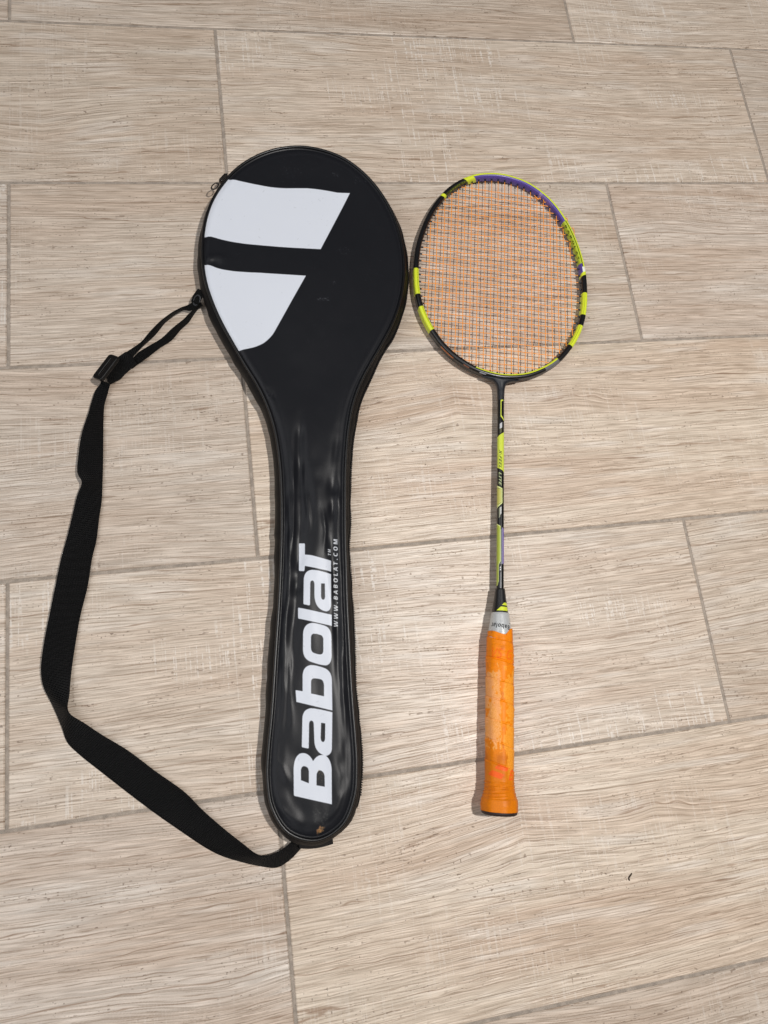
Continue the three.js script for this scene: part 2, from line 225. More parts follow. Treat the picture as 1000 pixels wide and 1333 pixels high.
// the printed top panel
const PK = 2.6, px0 = -60, pz0 = zMin - 10, PW = Math.round(250 * PK), PH = Math.round((zMax - zMin + 20) * PK);
function panelCanvas() {
  const [c, g] = canvas(PW, PH, '#1b1c20');
  const M = (px, py) => { const [x, z] = at(px, py, HT); return [(x - px0) * PK, (z - pz0) * PK]; };
  const white = '#d5dae4';
  function shape(str, fx, fy) {
    const tok = str.trim().split(/\s+/); let i = 0; const P = () => { const a = +tok[i++], b = +tok[i++]; return M(fx(a), fy(b)); };
    g.beginPath();
    while (i < tok.length) { const k = tok[i++]; if (k === 'M') g.moveTo(...P()); else if (k === 'L') g.lineTo(...P()); else if (k === 'Q') { const a = P(), b = P(); g.quadraticCurveTo(...a, ...b); } else if (k === 'Z') g.closePath(); }
    g.fill('evenodd');
  }
  const id = (v) => v;
  g.fillStyle = white;
  shape('M 250 229 L 296.5 232.8 L 307 234 Q 343 241.5 364 242.3 L 400 242.3 Q 420 243.6 439.5 248.3 L 456 249.5 L 417.8 322.5 Q 355 319.5 325 316.5 Q 296 314 280 309 Q 273 306.8 266.5 308.3 L 245 309 Z', id, id);
  shape('M 248 344.6 L 267.3 344.3 Q 272 343.5 280 347.3 Q 290 351 310 352.5 L 340 353.7 L 398.5 357.3 L 358 429 Q 353.5 437.5 343 445.5 Q 333 451.5 323.5 453.3 L 313.8 455.7 L 300 458 L 250 400 Z', id, id);
  const ax = (v) => 360 + v / 6.66, ay = (v) => 690 + v / 6.66, by = (v) => 870 + v / 6.66;
  shape('M 195 120 Q 195 113 203 114 L 237 116 Q 247 117 247 126 L 247 213 L 300 220 L 474 266 L 474 362 Q 440 352 380 342 Q 300 325 247 313 L 243 350 Q 242 358 234 358 L 203 355 Q 195 354 195 346 Z', ax, ay);
  shape('M 474 382 L 474 640 Q 474 705 430 707 Q 330 690 328 560 L 328 470 Q 325 440 310 440 Q 294 441 293 465 L 291 650 Q 288 656 275 654 L 240 646 Q 233 643 233 635 L 236 430 Q 240 352 310 347 Q 350 346 474 382 Z M 387 465 L 418 465 L 420 580 Q 418 605 402 605 Q 386 600 386 565 Z', ax, ay);
  shape('M 190 672 L 480 735 L 480 832 L 192 768 Q 187 766 187 758 L 187 680 Z', ax, ay);
  shape('M 305 806 Q 345 806 420 830 Q 474 850 476 930 L 478 1090 Q 476 1165 430 1174 Q 390 1176 290 1140 Q 232 1115 229 1040 L 230 900 Q 235 815 305 806 Z M 320 900 Q 345 898 385 912 Q 404 922 405 950 L 405 1050 Q 402 1078 380 1079 Q 355 1078 320 1064 Q 300 1052 299 1020 L 299 930 Q 302 904 320 900 Z', ax, ay);
  shape('M 300 -28 Q 350 -28 420 0 Q 476 25 480 100 L 484 366 L 172 291 L 165 195 Q 165 188 172 189 L 226 198 L 226 60 Q 232 -22 300 -28 Z M 322 87 Q 345 86 385 95 Q 410 108 411 150 L 411 242 L 300 218 L 300 115 Q 302 90 322 87 Z', ax, by);
  shape('M 484 380 L 480 690 Q 478 750 430 758 Q 340 740 328 640 L 322 480 Q 318 453 303 453 Q 285 454 283 480 L 280 690 Q 276 696 265 693 L 226 685 Q 219 682 219 674 L 224 430 Q 230 350 300 345 Q 350 346 484 380 Z M 387 472 L 422 477 L 420 610 Q 418 636 402 638 Q 383 630 383 600 Z', ax, by);
  shape('M 148 870 Q 152 770 200 740 Q 235 725 270 745 Q 300 765 317 802 Q 345 755 390 750 L 420 752 Q 470 780 478 870 L 480 1178 L 158 1105 Q 150 1102 150 1090 Z M 213 968 L 212 880 Q 218 848 240 847 Q 275 850 280 890 L 280 994 Z M 347 1012 L 348 920 Q 355 885 375 883 Q 410 890 416 930 L 418 1025 Z', ax, by);
  // web address and mark, reading upwards
  function vtext(text, a, b, size, wide) {
    const A = M(...a), B = M(...b), L = Math.hypot(B[0] - A[0], B[1] - A[1]), n = text.length;
    g.save(); g.translate(...A); g.rotate(Math.atan2(B[1] - A[1], B[0] - A[0])); g.transform(1, 0, -0.18, 1, 0, 0); g.font = `bold ${size}px sans-serif`; g.fillStyle = '#d4d7dc';
    const ws = [...text].map((ch) => g.measureText(ch).width * wide), tot = ws.reduce((s, v) => s + v, 0), gap = (L - tot) / (n - 1);
    let x = 0; for (let i = 0; i < n; i++) { g.save(); g.translate(x, 0); g.scale(wide, 1); g.fillText(text[i], 0, 0); g.restore(); x += ws[i] + gap; }
    g.restore();
  }
  vtext('WWW.BABOLAT.COM', [440.3, 816.5], [439.6, 702], 13.2, 1.15);
  vtext('TM', [430.8, 723.5], [430.6, 715], 9.5, 1);
  // scuffs and a tan stain
  const r = rng(44);
  for (let i = 0; i < 420; i++) { const [x, y] = M(r() < 0.5 ? 255 + r() * 200 : 380 + r() * 60, r() < 0.5 ? 225 + r() * 230 : 700 + r() * 350); g.fillStyle = `rgba(70,72,80,${0.10 * r()})`; g.beginPath(); g.ellipse(x, y, 0.6 + r() * 3.5, 0.4 + r() * 1.2, r() * 3, 0, 6.3); g.fill(); }
  function scuff(px, py, dx, dy, a, n) { for (let i = 0; i < n; i++) { const [x, y] = M(px + (r() - 0.5) * dx, py + (r() - 0.5) * dy); g.fillStyle = `rgba(120,122,128,${a * r()})`; g.beginPath(); g.ellipse(x, y, 0.6 + r() * 2.6, 0.4 + r() * 0.9, r() * 3, 0, 6.3); g.fill(); } }
  scuff(422, 388, 16, 4, 0.35, 30); scuff(447, 325, 16, 10, 0.22, 26); scuff(437, 226, 8, 5, 0.3, 14); scuff(380, 225, 26, 22, 0.22, 30); scuff(434, 368, 7, 6, 0.2, 12); scuff(470, 233, 14, 12, 0.28, 24);
  scuff(352, 515, 8, 6, 0.2, 12); scuff(300, 335, 40, 14, 0.1, 30); scuff(490, 320, 30, 90, 0.08, 60); scuff(440, 440, 80, 60, 0.07, 60); scuff(405, 210, 90, 20, 0.1, 50);
  for (let i = 0; i < 240; i++) { const a = r() * 6.28, arm = Math.pow(noise(a * 1.9, 3.3, 12), 1.6) * 1.5, d = Math.sqrt(r()) * (2 + 5.5 * arm), [x, y] = M(416.5 + Math.cos(a) * d * 0.85, 1080.5 + Math.sin(a) * d); g.fillStyle = `rgba(${132 + r() * 34},${98 + r() * 24},${62 + r() * 20},${0.1 + 0.28 * r()})`; g.beginPath(); g.arc(x, y, 0.5 + r() * 1.2, 0, 6.3); g.fill(); }
  for (let i = 0; i < 120; i++) { const [x, y] = M(417 + (r() - 0.5) * 20, 1062 + (r() - 0.5) * 22); g.fillStyle = `rgba(96,100,92,${0.25 * r()})`; g.beginPath(); g.arc(x, y, 0.5 + r() * 1.6, 0, 6.3); g.fill(); }
  for (let i = 0; i < 50; i++) { const [x, y] = M(417 + (r() - 0.5) * 7, 1010 + (r() - 0.5) * 18); g.fillStyle = `rgba(150,125,85,${0.35 * r()})`; g.beginPath(); g.arc(x, y, 0.4 + r(), 0, 6.3); g.fill(); }
  return c;
}
function vinylBump() {
  const N = 256, d = new Uint8Array(N * N * 4);
  for (let i = 0; i < N * N; i++) { const x = i % N, y = i / N | 0, g = 128 + 46 * (Math.sin(x * Math.PI / 2) * 0.5 + Math.sin(y * Math.PI / 2) * 0.5) + 50 * (hash(x, y, 3) - 0.5); d[i * 4] = d[i * 4 + 1] = d[i * 4 + 2] = clamp(g, 0, 255); d[i * 4 + 3] = 255; }
  const t = dataTex(N, N, d); t.wrapS = t.wrapT = THREE.RepeatWrapping; return t;
}
const vb = vinylBump();
const vbPanel = vb.clone(); vbPanel.repeat.set(250 / 40, (PH / PK) / 40);
const panelMat = new THREE.MeshPhysicalMaterial({ map: canvasTex(panelCanvas()), roughness: 0.36, bumpMap: vbPanel, bumpScale: 0.00006, specularIntensity: 0.42 });
const nylon = new THREE.MeshPhysicalMaterial({ color: 0x0a0a0c, roughness: 0.55, specularIntensity: 0.6, bumpMap: vb, bumpScale: 0.0001 });
const pipeMat = new THREE.MeshPhysicalMaterial({ color: 0x0d0d0f, roughness: 0.36 });
{
  const R = 260, C = 81, rows = [];
  for (let i = 0; i <= R; i++) {
    const z = (zMin + zMax) / 2 - Math.cos(Math.PI * i / R) * (zMax - zMin) / 2 * 0.99995, [lo, hi] = edges(z), row = [];
    for (let j = 0; j < C; j++) { const t = Math.sin((j / (C - 1) - 0.5) * Math.PI * 0.92) / Math.sin(0.46 * Math.PI), x = (lo + hi) / 2 + t * (hi - lo) / 2; row.push([x * MM, panelH(x, z) * MM, z * MM]); }
    rows.push(row);
  }
  part('top_panel', gridGeo(rows, (i, j, q) => [(q[0] / MM - px0) * PK / PW, 1 - (q[2] / MM - pz0) * PK / PH]), panelMat, bag);
  // piping: a cord sewn round the edge
  const pipe = (h, off, rad, name, m) => {
    const rr = []; for (let i = 0; i <= NB; i++) { const k = i % NB, p = loop[k], n = nrm[k], row = []; for (let j = 0; j <= 10; j++) { const a = j / 10 * 2 * Math.PI; row.push([(p.x + n.x * (off + Math.cos(a) * rad)) * MM, (h + Math.sin(a) * rad) * MM, (p.z + n.z * (off + Math.cos(a) * rad)) * MM]); } rr.push(row); }
    return part(name, gridGeo(rr, (i, j) => [i * 0.6, j / 10]), m, bag);
  };
  pipe(HT + 0.1, 0.9, 1.5, 'piping', pipeMat);
  pipe(4, 4.2, 1.4, 'piping', pipeMat).userData.label = 'lower piping close to the floor';
  // gusset round the side
  const sec = [[0.6, 22.8], [1.7, 22.2], [3.6, 20.5], [5.8, 17.6], [7.2, 14.2], [7.6, 11.5], [7.2, 8.5], [6.2, 6], [4.6, 4], [3, 2.2], [-6, 1.2]];
  const creaseAt = (k) => { const s = k / NB * 1600; return Math.pow(noise(s / 22, 2.5, 61), 3) * 3.2 + 1.3 * (noise(s / 8, 7.5, 62) - 0.5) - 0.8 * (noise(s / 40, 1.5, 63) - 0.5); };
  const gr = [];
  for (let i = 0; i <= NB; i++) {
    const k = i % NB, p = loop[k], n = nrm[k], s = k / NB * 1600;
    const crease = creaseAt(k);
    gr.push(sec.map(([o, h], j) => { const b = Math.sin(Math.PI * clamp(j / 8)) * (o > 0 ? 1 : 0); const oo = o - b * crease; return [(p.x + n.x * oo) * MM, h * MM, (p.z + n.z * oo) * MM]; }));
  }
  part('gusset', gridGeo(gr, (i, j) => [i * 0.25, j * 0.25], false), nylon, bag);
  // underside
  const us = new THREE.Shape(loop.slice(0, NB).map((p, k) => new THREE.Vector2((p.x + nrm[k].x * 2) * MM, -(p.z + nrm[k].z * 2) * MM)));
  const ug = new THREE.ShapeGeometry(us); ug.rotateX(-Math.PI / 2); ug.translate(0, 0.002, 0);
  part('back_panel', ug, nylon, bag);
  // zip: tape and teeth along the gusset, from the slider over the top and down the right side
  const near = (px, py, h) => { const [x, z] = at(px, py, h); let b = 0, bd = 1e9; loop.forEach((p, i) => { const d = Math.hypot(p.x - x, p.z - z); if (d < bd && i < NB) { bd = d; b = i; } }); return b; };
  const zs = near(296, 228, HT), ze = near(457, 1055, HT), dirn = zs < ze && (ze - zs) > NB / 2 ? -1 : 1;
  const idx = []; { const turn = (zs - ze + NB) % NB < (ze - zs + NB) % NB ? -1 : 1, topFirst = near(400, 190, HT); let k = zs; const fwdHitsTop = (topFirst - zs + NB) % NB < (topFirst - ze + NB) % NB === ((topFirst - zs + NB) % NB < (ze - zs + NB) % NB); const st = (topFirst - zs + NB) % NB < (ze - zs + NB) % NB ? 1 : -1; while (k !== ze) { idx.push(k); k = (k + st + NB) % NB; } }
  const tape = idx.map((k) => [[6.9, 15.4], [8.0, 13.6], [8.0, 10.6], [7.2, 9]].map(([o, h]) => [(loop[k].x + nrm[k].x * (o - creaseAt(k))) * MM, h * MM, (loop[k].z + nrm[k].z * (o - creaseAt(k))) * MM]));
  part('zip_tape', gridGeo(tape, (i, j) => [i * 0.25, j * 0.2]), new THREE.MeshPhysicalMaterial({ color: 0x08080a, roughness: 0.8, specularIntensity: 0.4, side: THREE.DoubleSide }), bag);
  const teeth = [], tooth = new THREE.BoxGeometry(1.0 * MM, 2.6 * MM, 1.1 * MM);
  const curve = new THREE.CatmullRomCurve3(idx.filter((_, i) => i % 3 === 0).map((k) => V3((loop[k].x + nrm[k].x * (8.3 - creaseAt(k))) * MM, 12.1 * MM, (loop[k].z + nrm[k].z * (8.3 - creaseAt(k))) * MM)));
  const nT = Math.floor(curve.getLength() / 0.002);
  for (let i = 0; i <= nT; i++) { const p = curve.getPointAt(i / nT), t = curve.getTangentAt(i / nT); const q = tooth.clone(); q.rotateY(-Math.atan2(t.z, t.x)); q.translate(p.x, p.y, p.z); teeth.push(q); }
  part('zip_teeth', mergeGeometries(teeth), new THREE.MeshStandardMaterial({ color: 0x1a1214, roughness: 0.7 }), bag).userData.kind = 'stuff';
  // slider body and its pull
  const metal = new THREE.MeshStandardMaterial({ color: 0x4a4644, metalness: 0.9, roughness: 0.35 });
  const k0 = zs, p0 = loop[k0], n0 = nrm[k0], ang = -Math.atan2(loop[(k0 + 3) % NB].z - loop[(k0 - 3 + NB) % NB].z, loop[(k0 + 3) % NB].x - loop[(k0 - 3 + NB) % NB].x);
  const sl = part('zip_slider', new RoundedBoxGeometry(11 * MM, 6 * MM, 4.4 * MM, 3, 1.4 * MM), metal, bag);
  sl.position.set((p0.x + n0.x * 9) * MM, 14 * MM, (p0.z + n0.z * 9) * MM); sl.rotation.y = ang;
  const [ra, rb] = at(296, 226, 17), [rc, rd] = at(285.5, 238, 15), [re, rf] = at(280.5, 244.5, 14);
  const pl = part('zip_pull', new RoundedBoxGeometry(1.4 * MM, 1.4 * MM, Math.hypot(rc - ra, rd - rb) * MM, 2, 0.6 * MM), metal, bag);
  pl.position.set((ra + rc) / 2 * MM, 17.2 * MM, (rb + rd) / 2 * MM); pl.rotation.y = Math.atan2(rc - ra, rd - rb);
  const ring = new THREE.TorusGeometry(3.4 * MM, 0.7 * MM, 10, 32); ring.rotateX(Math.PI / 2); ring.scale(0.72, 1, 1.35);
  const rg = part('pull_ring', ring, metal, pl); rg.position.set(0, -1.2 * MM, Math.hypot(re - (ra + rc) / 2, rf - (rb + rd) / 2) * MM);
  // little fabric tab at the lower end
  const tab = []; for (let i = 0; i <= 12; i++) { const u = i / 12, a = at(390 + 43 * u, 1093 + 6 * Math.sin(u * Math.PI) - 3 * u, 12), b = at(389 + 44 * u, 1101.5 + 2.6 * Math.sin(u * Math.PI) - 6 * u, 3); tab.push([[a[0] * MM, 15 * MM, (a[1] - 2) * MM], [(a[0] * 0.4 + b[0] * 0.6) * MM, 10.5 * MM, (b[1] + 0.4) * MM], [b[0] * MM, 3 * MM, b[1] * MM]]); }
  part('end_tab', gridGeo(tab, null, true), new THREE.MeshStandardMaterial({ color: 0x131315, roughness: 0.7, side: THREE.DoubleSide }), bag);
}
// webbing
function ribBump(n) {
  const W = 64, H = 32, d = new Uint8Array(W * H * 4);
  for (let j = 0; j < H; j++) for (let i = 0; i < W; i++) { const g = 128 + 90 * Math.sin(j / H * 2 * Math.PI) + 24 * Math.sin(i / W * 8 * Math.PI) * Math.sin(j / H * 2 * Math.PI); const k = (j * W + i) * 4; d[k] = d[k + 1] = d[k + 2] = clamp(g, 0, 255); d[k + 3] = 255; }
  const t = dataTex(W, H, d); t.wrapS = t.wrapT = THREE.RepeatWrapping; return t;
}
const ribTex = ribBump();
const webMat = new THREE.MeshPhysicalMaterial({ color: 0x050506, roughness: 0.55, specularIntensity: 0.75, bumpMap: ribTex, bumpScale: 0.0016 });
function webbing(name, rows, n, parent, m = webMat, thick = 1.3) {
  const cl = new THREE.CatmullRomCurve3(rows.map((r) => V3(r[0], r[1], r[2])), false, 'centripetal'), cr = new THREE.CatmullRomCurve3(rows.map((r) => V3(r[3], r[4], r[5])), false, 'centripetal');
  const out = [], len = [0]; let pm = null;
  for (let i = 0; i <= n; i++) {
    const a = cl.getPoint(i / n), b = cr.getPoint(i / n), mid = a.clone().add(b).multiplyScalar(0.5);
    if (pm) len.push(len[i - 1] + mid.distanceTo(pm)); pm = mid;
    const a2 = cl.getPoint(Math.min(1, i / n + 0.002)), a1 = cl.getPoint(Math.max(0, i / n - 0.002)), b2 = cr.getPoint(Math.min(1, i / n + 0.002)), b1 = cr.getPoint(Math.max(0, i / n - 0.002));
    const T = a2.sub(a1).add(b2.sub(b1)).normalize(), W = b.clone().sub(a), N = V3().crossVectors(W, T).normalize(); if (N.y < 0) N.negate();
    const row = [], K = 8, wn = W.clone().normalize();
    for (let j = 0; j <= K; j++) { const t = j / K, q = a.clone().addScaledVector(W, t).addScaledVector(N, 0.25 * Math.sin(Math.PI * t)); row.push(q); }
    row.push(b.clone().addScaledVector(N, -thick * 0.5).addScaledVector(wn, 0.35));
    for (let j = K; j >= 0; j--) row.push(a.clone().addScaledVector(W, j / K).addScaledVector(N, -thick));
    row.push(a.clone().addScaledVector(N, -thick * 0.5).addScaledVector(wn, -0.35)); row.push(row[0].clone());
    out.push(row.map((q) => [q.x * MM, Math.max(0.25, q.y) * MM, q.z * MM]));
  }
  return part(name, gridGeo(out, (i, j) => [j <= 8 ? j / 8 * 3 : 3 - (j - 9) / 8 * 3, len[i] / 2.0], true), m, parent);
}
webbing('shoulder_strap', STRAP, 420, bag);
webbing('strap_loop', WIDE, 60, bag).userData.label = 'doubled ribbed webbing next to the slider';
webbing('strap_loop', UP, 90, bag);
webbing('strap_loop', LOW, 90, bag);
{
  const plastic = new THREE.MeshPhysicalMaterial({ color: 0x0e0e10, roughness: 0.3 });
  const sh = new THREE.Shape(), W = 0.0135, H = 0.0058; sh.absellipse(0, 0, W, H, 0, 6.3);
  const rr = (s, w, h, r) => { s.moveTo(-w + r, -h); s.lineTo(w - r, -h); s.quadraticCurveTo(w, -h, w, -h + r); s.lineTo(w, h - r); s.quadraticCurveTo(w, h, w - r, h); s.lineTo(-w + r, h); s.quadraticCurveTo(-w, h, -w, h - r); s.lineTo(-w, -h + r); s.quadraticCurveTo(-w, -h, -w + r, -h); return s; };
  const body = rr(new THREE.Shape(), W, H, 0.003); body.holes.push(rr(new THREE.Path(), W - 0.003, 0.0016, 0.001));
  const bg = new THREE.ExtrudeGeometry(body, { depth: 0.0022, bevelEnabled: true, bevelSize: 0.0008, bevelThickness: 0.0008, bevelSegments: 3, curveSegments: 8 }); bg.rotateX(-Math.PI / 2);
  const b = part('strap_slider', bg, plastic, bag), A = at(148, 467, 14), B = at(130.5, 492, 12);
  b.position.set((A[0] + B[0]) / 2 * MM, 12.5 * MM, (A[1] + B[1]) / 2 * MM); b.rotation.set(0, -Math.atan2(B[1] - A[1], B[0] - A[0]), 0); b.rotateX(0.5);
  // ring and its tab on the side of the cover
  const D = at(256.5, 391, 11), E = at(262, 379, 12);
  const ring = new THREE.TorusGeometry(0.0042, 0.0011, 10, 28); ring.scale(0.7, 1.2, 1); ring.rotateX(-Math.PI / 2);
  const rg = part('ring', ring, new THREE.MeshStandardMaterial({ color: 0x2c2d30, metalness: 0.5, roughness: 0.4 }), bag); rg.position.set(D[0] * MM, 11 * MM, D[1] * MM); rg.rotation.y = -0.5; rg.rotateX(0.35);
  const r2 = at(252, 398, 9), r3 = at(263, 385, 10);
  webbing('ring_tab', [[E[0] - 3, 12, E[1] - 3, E[0] + 4, 13, E[1] + 2], [D[0] - 4, 11.5, D[1] - 4, D[0] + 3, 12, D[1] + 1], [D[0] - 5.5, 11, D[1] + 1, D[0] + 1, 11, D[1] + 5]], 16, bag);
}

// ---------------------------------------------------------------- racket
const racket = new THREE.Group(); racket.name = 'badminton_racket'; scene.add(racket);
racket.userData = { label: 'badminton racket with orange grip and strings and a yellow, black and purple frame', category: 'racket' };
{
  const slope = (16 - 5.3) / 669, Z = V3(-0.17484, slope, 0.9846).normalize(), X = V3(0.9846, 0, 0.17484).normalize(), Y = V3().crossVectors(Z, X).normalize();
  racket.position.set(0.18089, 0.016, 0.2475);
  racket.quaternion.setFromRotationMatrix(new THREE.Matrix4().makeBasis(X, Y, Z));
}
const L = (b, h, a) => [b * MM, h * MM, -a * MM];      // across, up, along the axis from the butt
const YEL = '#dbe83a', PUR = '#574799', BLK = '#141416';
// --- frame
const fc = new THREE.CatmullRomCurve3(FRAME.map(([a, b]) => V3(b, 0, a)), true, 'centripetal');
{
  const NF = 360, pts = fc.getSpacedPoints(NF), NS = 24, rows = [];
  for (let i = 0; i <= NF; i++) {
    const p = pts[i % NF], q = pts[(i + 1) % NF], o = pts[(i - 1 + NF) % NF], t = q.clone().sub(o).normalize(), n = V3(-t.z, 0, t.x); if (n.dot(p.clone().sub(V3(0, 0, 535))) < 0) n.negate();
    const row = [];
    for (let j = 0; j <= NS; j++) { const a = j / NS * 2 * Math.PI, c = Math.cos(a), s = Math.sin(a); let w = 3.2 * Math.sign(c) * Math.pow(Math.abs(c), 0.8), h = 4.9 * Math.sign(s) * Math.pow(Math.abs(s), 0.8); if (c > 0) w -= 0.7 * Math.exp(-((h / 1.4) ** 2)); row.push(L(p.x + n.x * w, h, p.z + n.z * w)); }
    rows.push(row);
  }
  const W = 2880, H = 240, [c, g] = canvas(2048, H, BLK), X = (f) => f * 2048;
  // v: 0 outer side, 1/4 top, 1/2 inner side, 3/4 underside
  const fill = (f0, f1, v0, v1, col) => { g.fillStyle = col; g.fillRect(X(f0), v0 * H, X(f1 - f0), (v1 - v0) * H); };
  const slant = (f0, f1, v0, v1, col, sk) => { g.fillStyle = col; g.beginPath(); g.moveTo(X(f0) - sk, v0 * H); g.lineTo(X(f1) - sk, v0 * H); g.lineTo(X(f1) + sk, v1 * H); g.lineTo(X(f0) + sk, v1 * H); g.fill(); };
  fill(0, SEG.bk1, 0, 1, PUR); fill(SEG.topL, 1, 0, 1, PUR);
  fill(0, SEG.pur2, 0, 0.27, YEL); fill(SEG.topL, 1, 0, 0.27, YEL); fill(0, SEG.pur2, 0.75, 1, YEL); fill(SEG.topL, 1, 0.75, 1, YEL);
  fill(SEG.pur1, SEG.txt, 0.27, 0.6, '#b5c832');
  g.fillStyle = '#1a1a16'; fill(SEG.pur1, SEG.pur2, 0.245, 0.275, '#30330f');
  { // dark lettering on the yellow-green inner face
    g.save(); g.font = 'bold 26px sans-serif'; g.fillStyle = '#20230c'; const word = 'BABOLAT', x0 = X(SEG.pur1) + 12, dx = (X(SEG.txt) - X(SEG.pur1) - 20) / word.length;
    for (let i = 0; i < word.length; i++) { g.save(); g.translate(x0 + i * dx, 0.43 * H); g.scale(0.85, 1.1); g.fillText(word[i], 0, 0); g.restore(); } g.restore();
  }
  fill(0.069, 0.0745, 0.27, 0.6, '#8d7fb0'); fill(0.0745, 0.1, 0.3, 0.6, '#6d5a9c');
  fill(SEG.pur2 - 0.012, SEG.pur2 + 0.002, 0.0, 0.3, '#eef0e0');
  fill(SEG.pur2, SEG.bk1, 0, 1, BLK); slant(SEG.pur2 - 0.002, SEG.pur2 + 0.004, 0, 0.6, YEL, 8);
  fill(SEG.bk1, SEG.ye1, 0, 1, YEL); fill(SEG.ye1, SEG.bk2, 0, 1, BLK); fill(SEG.bk2, SEG.ye2, 0, 1, YEL); fill(SEG.ye2, SEG.bk4, 0, 1, BLK);
  fill(SEG.bk3, SEG.bk4, 0.27, 0.62, YEL); fill(SEG.bk3, SEG.gr, 0, 0.27, '#6a6a6c'); fill(SEG.gr, SEG.bk4, 0, 0.27, BLK);
  fill(SEG.bk4, SEG.ye3, 0, 1, BLK); fill(SEG.ye3, SEG.bk5, 0, 1, YEL); fill(SEG.bk5, SEG.ye4, 0, 1, BLK); fill(SEG.ye4, SEG.bk6, 0, 1, YEL);
  fill(SEG.bk4 + 0.035, SEG.bk4 + 0.06, 0.02, 0.1, '#b4632a'); fill(SEG.bk4 - 0.018, SEG.bk4 - 0.008, 0.1, 0.16, '#9b9ca2'); fill(SEG.bk4 + 0.008, SEG.bk4 + 0.018, 0.08, 0.14, '#8b5a44');
  // thin line down the middle of the yellow pieces, as a moulding edge in the paint
  for (const [a, b] of [[SEG.bk1, SEG.ye1], [SEG.bk2, SEG.ye2], [SEG.ye3, SEG.bk5], [SEG.ye4, SEG.bk6]]) fill(a + 0.001, b - 0.001, 0.268, 0.285, '#8e9a1c');
  slant(SEG.th - 0.003, SEG.th + 0.003, 0, 0.6, YEL, 6);
  fill(SEG.th + 0.004, SEG.topL - 0.01, 0.3, 0.45, '#3a4018'); g.save(); g.font = 'bold 20px sans-serif'; g.fillStyle = '#7d8a2e'; g.fillText('AERO SHAFT', X(SEG.th) + 26, 0.4 * H); g.restore();
  slant(SEG.topL - 0.012, SEG.topL + 0.004, 0, 0.62, YEL, 14);
  const t = canvasTex(c); t.flipY = false; t.wrapS = THREE.RepeatWrapping;
  part('frame', gridGeo(rows, (i, j) => [i / NF, j / NS], true), new THREE.MeshPhysicalMaterial({ map: t, roughness: 0.36, clearcoat: 0.2, clearcoatRoughness: 0.2 }), racket);
}
// --- strings
const inner = fc.getSpacedPoints(400).map((p) => [p.x, p.z]);
function cutAcross(a) { let lo = 1e9, hi = -1e9; for (let i = 0; i < 400; i++) { const [x1, z1] = inner[i], [x2, z2] = inner[(i + 1) % 400]; if ((z1 - a) * (z2 - a) <= 0 && z1 !== z2) { const x = x1 + (x2 - x1) * (a - z1) / (z2 - z1); lo = Math.min(lo, x); hi = Math.max(hi, x); } } return [lo, hi]; }
function cutAlong(b) { let lo = 1e9, hi = -1e9; for (let i = 0; i < 400; i++) { const [x1, z1] = inner[i], [x2, z2] = inner[(i + 1) % 400]; if ((x1 - b) * (x2 - b) <= 0 && x1 !== x2) { const z = z1 + (z2 - z1) * (b - x1) / (x2 - x1); lo = Math.min(lo, z); hi = Math.max(hi, z); } } return [lo, hi]; }
{
  const sm = new THREE.MeshPhysicalMaterial({ color: new THREE.Color().setRGB(1.0, 0.36, 0.04), roughness: 0.35 });
  const gm = new THREE.MeshStandardMaterial({ color: 0x18161c, roughness: 0.5 });
  const grom = [], NM = 22, NC = 27, ds = 7.55, dc = 8.5, a0 = 424;
  const tube = (pts, n) => new THREE.TubeGeometry(new THREE.CatmullRomCurve3(pts.map((p) => V3(...p))), n, 0.41 * MM, 6);
  const put = (p, d) => { const c = new THREE.CylinderGeometry(0.75 * MM, 1.1 * MM, 3.2 * MM, 7); c.applyQuaternion(new THREE.Quaternion().setFromUnitVectors(V3(0, 1, 0), V3(...d).normalize())); c.translate(...p); grom.push(c); };
  for (let i = 0; i < NM; i++) {
    const b = (i - (NM - 1) / 2) * ds, [lo, hi] = cutAlong(b), pts = [L(b, 0, lo)];
    for (let k = 0; k < NC; k++) { const a = a0 + k * dc; if (a > lo + 4 && a < hi - 4) pts.push(L(b, ((i + k) % 2 ? 1 : -1) * 0.36, a)); }
    pts.push(L(b, 0, hi)); part('main_string', tube(pts, pts.length * 3), sm, racket);
    put(L(b, 0, lo + 4), [0, 0, -1]); put(L(b, 0, hi - 4), [0, 0, 1]);
  }
  for (let k = 0; k < NC; k++) {
    const a = a0 + k * dc, [lo, hi] = cutAcross(a), pts = [L(lo, 0, a)];
    for (let i = 0; i < NM; i++) { const b = (i - (NM - 1) / 2) * ds; if (b > lo + 4 && b < hi - 4) pts.push(L(b, ((i + k) % 2 ? -1 : 1) * 0.36, a)); }
    pts.push(L(hi, 0, a)); part('cross_string', tube(pts, pts.length * 3), sm, racket);
    put(L(lo + 4, 0, a), [1, 0, 0]); put(L(hi - 4, 0, a), [-1, 0, 0]);
  }
  // the knotted ends that run along the inside of the frame at the upper right
  const zig = [[38, 648], [43, 643], [47, 653], [50, 640], [56, 646], [60, 634], [67, 634], [68, 622], [76, 624], [77, 610], [83, 612], [84, 592]];
  part('tied_string', tube(zig.map(([b, a], i) => L(b, 0.9 + 0.4 * (i % 2), a)), 90), sm, racket);
  part('grommets', mergeGeometries(grom), gm, racket).userData.kind = 'stuff';
}
